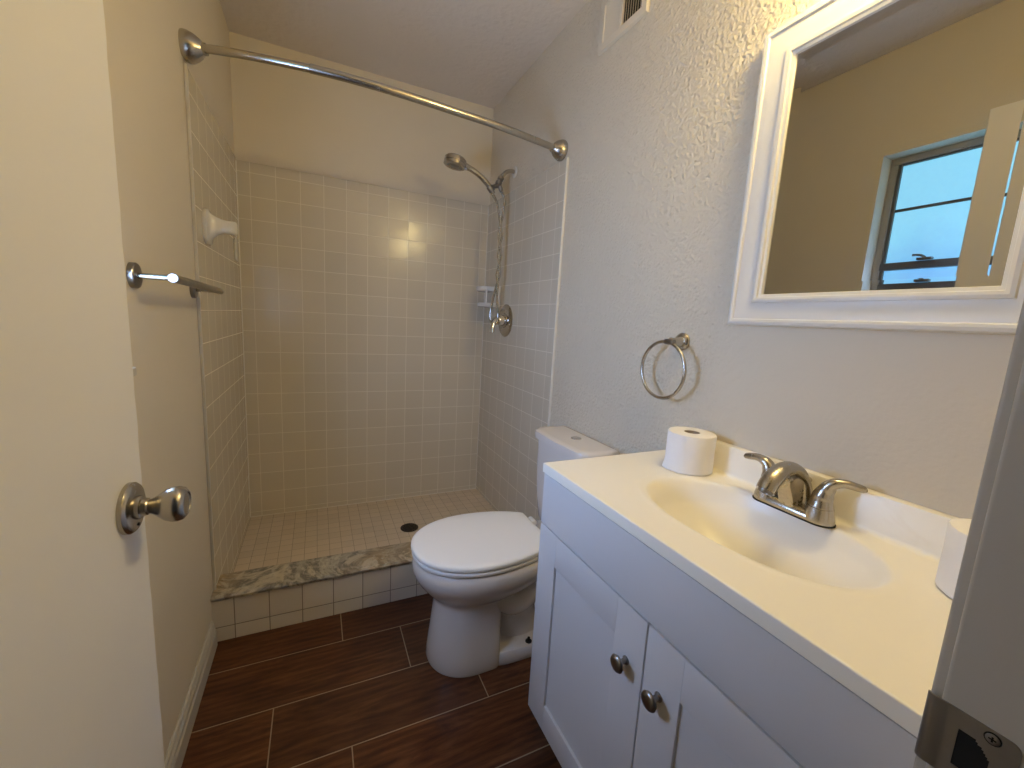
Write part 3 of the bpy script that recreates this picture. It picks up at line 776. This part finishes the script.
for s in (1, -1):
    hy = FY+s*.052
    b = BM(); lathe(b, (FX, hy, FZ+.008), (0, 0, 1), [(0, .027), (.006, .0262), (.020, .0232), (.024, .0225), (.0245, .0215)], 32); hb = obj('handle_base', b, M['nickel'], fa, 35)
    b = BM()
    ty_, tx_ = (.113, .0) if s > 0 else (.103, .032)
    ty_ -= .052
    tube(b, [(FX, hy, FZ+.033), (FX, hy+s*.001, FZ+.052), (FX+.001, hy+s*.006, FZ+.070), (FX+.1*tx_, hy+s*.014, FZ+.083), (FX+.4*tx_, hy+s*(.014+.4*(ty_-.014)), FZ+.088), (FX+.8*tx_, hy+s*(.014+.8*(ty_-.014)), FZ+.085), (FX+tx_, hy+s*ty_, FZ+.083), (FX+tx_*1.02, hy+s*(ty_+.003), FZ+.0828)],
         [(.0218, .0218), (.0180, .0180), (.0150, .0140), (.0128, .0105), (.0110, .0082), (.0105, .0075), (.0100, .0065), (.006, .003)], 24, 8, upv=(1, 0, 0))
    obj('lever', b, M['nickel'], hb, 50)

# ------------------------------------------------------------------ toilet paper rolls
def roll(x, y, label, r=.0595, h=.100):
    t_ = thing('toilet_paper_roll', (x, y, .8365), label, 'toilet paper')
    b = BM(); z = .8365; rings = []
    seg = 64
    def ring(rad, zz, amp=0): return [(x+(rad+amp*math.sin(5*k*.37+zz*60))*math.cos(2*math.pi*k/seg), y+(rad+amp*math.sin(5*k*.37+zz*60))*math.sin(2*math.pi*k/seg), zz) for k in range(seg)]
    rings = [ring(.020, z), ring(r-.003, z), ring(r, z+.003), ring(r, z+h*.3), ring(r-.0005, z+h*.6), ring(r, z+h-.004), ring(r-.0015, z+h-.001), ring(r-.006, z+h), ring(.030, z+h-.0003), ring(.0205, z+h), ring(.0198, z+h-.002), ring(.0198, z+.001)]
    loft(b, rings, False, False)
    obj('paper', b, M['paper'], t_, 40)
    b = BM(); rings = [ring(.0195, z+.0002), ring(.0195, z+h-.0012), ring(.0183, z+h-.0012), ring(.0183, z+.0002)]
    loft(b, rings, False, False); c = obj('cardboard_core', b, M['card'], t_, 40); c['label'] = 'brown cardboard tube'
    return t_
r1 = roll(1.2385, -1.757, 'white toilet paper roll standing at the far end of the vanity top')
b = BM()       # loose end of the sheet on the first roll
rings = []
for i in range(11):
    zz = .8372+.098*i/10; row_ = []; fl_ = .0065*max(0, 1-i/5)**1.5
    for k in range(13):
        a = math.radians(150+k*5); rr_ = .0599+fl_*(1-k/12)**2+.0006*math.sin(i*1.3)
        row_.append((1.2385+rr_*math.cos(a), -1.757+rr_*math.sin(a), zz))
    rings.append(row_)
V = [[b.verts.new(p) for p in r] for r in rings]
for i in range(10):
    for k in range(12): b.faces.new((V[i][k], V[i][k+1], V[i+1][k+1], V[i+1][k]))
bmesh.ops.recalc_face_normals(b, faces=b.faces)
bmesh.ops.solidify(b, geom=b.faces, thickness=.0003)
obj('loose_sheet', b, M['paper'], r1, 60)
roll(1.2240, -2.3180, 'white roll at the near end of the vanity top, half hidden by the door jamb')

# ------------------------------------------------------------------ towel ring
tr_ = thing('towel_ring', (W, -1.600, 1.160), 'brushed nickel towel ring on the wall between the toilet and mirror', 'towel ring')
b = BM(); lathe(b, (W-.0003, -1.618, 1.166), (-1, 0, 0), [(0, .025), (.005, .026), (.009, .0235), (.013, .015), (.022, .011), (.040, .010), (.050, .0105), (.053, .008), (.053, 0)], 32)
mt = obj('wall_mount', b, M['nickel'], tr_, 35)
b = BM(); lathe(b, (W-.053, -1.634, 1.164), (0, 1, 0), [(0, .0075), (.003, .0085), (.030, .0085), (.033, .0075)], 20); obj('ring_clasp', b, M['nickel_dark'], mt, 35)
b = BM(); cy_, cz_, R_ = -1.6015, 1.0805, .083
ringpts = []
N_ = 72
rings = []
for i in range(N_):
    a = 2*math.pi*i/N_; cd = Vector((0.03*0, math.cos(a), math.sin(a)))
    ctr = Vector((W-.053, cy_, cz_))+cd*R_
    rings.append([b.verts.new(ctr+cd*.0048*math.cos(t2)+Vector((1, 0, 0))*.0048*math.sin(t2)) for t2 in [2*math.pi*k/14 for k in range(14)]])
for i in range(N_):
    A, B_ = rings[i], rings[(i+1) % N_]
    for k in range(14): b.faces.new((A[k], A[(k+1) % 14], B_[(k+1) % 14], B_[k]))
obj('ring', b, M['nickel'], tr_, 60)

# ------------------------------------------------------------------ mirror
mi = thing('wall_mirror', (W, -2.04, 1.55), 'rectangular mirror in a wide white frame on the wall above the sink', 'mirror')
oy0, oy1, oz0, oz1 = -2.305, -1.775, 1.219, 1.882
prof = [(0, .0003), (0, .024), (.003, .029), (.009, .031), (.014, .029), (.016, .0255), (.024, .0250), (.036, .0205), (.048, .0185), (.053, .0185), (.0545, .0225), (.060, .0240), (.0655, .0220), (.067, .0175), (.0725, .0155), (.074, .0115), (.074, .0085), (.074, .0003)]
b = BM(); rings = []
for (i_, d) in prof:
    rings.append([(W-d, oy1-i_, oz0+i_), (W-d, oy0+i_, oz0+i_), (W-d, oy0+i_, oz1-i_), (W-d, oy1-i_, oz1-i_)])
loft(b, rings, False, False)
obj('frame', b, M['frame_white'], mi, 32)
gy0, gy1, gz0, gz1 = oy0+.0735, oy1-.0735, oz0+.0735, oz1-.0735
bw = .019; dg = .0095
b = BM(); box(b, W-dg, W-dg+.004, gy0+bw, gy1-bw, gz0+bw, gz1-bw); obj('glass', b, M['mirror'], mi, 0)
b = BM()
loft(b, [[(W-dg, gy1-bw, gz0+bw), (W-dg, gy0+bw, gz0+bw), (W-dg, gy0+bw, gz1-bw), (W-dg, gy1-bw, gz1-bw)], [(W-dg-.00062, gy1, gz0), (W-dg-.00062, gy0, gz0), (W-dg-.00062, gy0, gz1), (W-dg-.00062, gy1, gz1)]], False, False)
obj('bevel', b, M['mirror'], mi, 0)['label'] = 'slanted mirror border'

# ------------------------------------------------------------------ vanity light above the mirror (out of frame)
vlg = thing('vanity_light', (W, -2.04, 2.0), 'two-globe vanity light above the mirror', 'light fixture')
b = BM(); box(b, W-.022, W-.0003, -2.21, -1.885, 1.955, 2.045, .006, 3); obj('back_plate', b, M['nickel'], vlg)
for y in (-2.125, -1.97):
    b = BM(); lathe(b, (W-.022, y, 2.0), (-1, 0, 0), [(0, .020), (.012, .020), (.020, .032), (.034, .041), (.052, .0445), (.0525, .0430), (.034, .0395), (.022, .030), (.018, 0)], 32); s_ = obj('socket_shield', b, M['nickel'], vlg, 35)  # flared cup added to keep bulb light off the nearby wall
    b = BM(); lathe(b, (W-.060, y, 2.0), (-1, 0, 0), [(0, .014), (.008, .020), (.020, .031), (.036, .0365), (.050, .034), (.062, .025), (.069, .012), (.071, 0)], 24)
    obj('bulb', b, M['bulb'], s_, 60)

# ------------------------------------------------------------------ wall vent
ve = thing('wall_vent', (W, -1.2, 2.28), 'painted air vent grille high on the right wall near the ceiling', 'vent')
vy0, vy1, vz0, vz1 = -1.328, -1.068, 2.193, 2.375
b = BM(); 
def vrect(i, d): return [(W-d, vy1-i, vz0+i), (W-d, vy0+i, vz0+i), (W-d, vy0+i, vz1-i), (W-d, vy1-i, vz1-i)]
loft(b, [vrect(0, .0003), vrect(0, .003), vrect(.005, .0095), (vrect(.028, .0105)), vrect(.030, .008), vrect(.030, .002)], False, False)
box(b, W-.0105, W-.002, -1.202, -1.186, vz0+.03, vz1-.03)
obj('cover', b, M['paint'], ve, 25)
b = BM(); box(b, W-.0018, W-.0004, vy0+.029, vy1-.029, vz0+.029, vz1-.029); obj('duct', b, M['black'], ve, 0)
b = BM()
def slat(y, tilt):
    c, s = math.cos(tilt), math.sin(tilt); hw = .0045
    q = [(-hw*s, -hw*c), (hw*s, hw*c)]; th = .0005
    r0 = []
    for z in (vz0+.029, vz1-.029):
        r0.append([(W-.0055+q[0][0]+th*c, y+q[0][1]-th*s, z), (W-.0055+q[1][0]+th*c, y+q[1][1]-th*s, z), (W-.0055+q[1][0]-th*c, y+q[1][1]+th*s, z), (W-.0055+q[0][0]-th*c, y+q[0][1]+th*s, z)])
    loft(b, r0)
for k in range(11): slat(-1.180+k*.0078, math.radians(-16))
for k in range(8): slat(-1.290+k*.0125, math.radians(40))
obj('louvers', b, M['paint'], ve, 0)
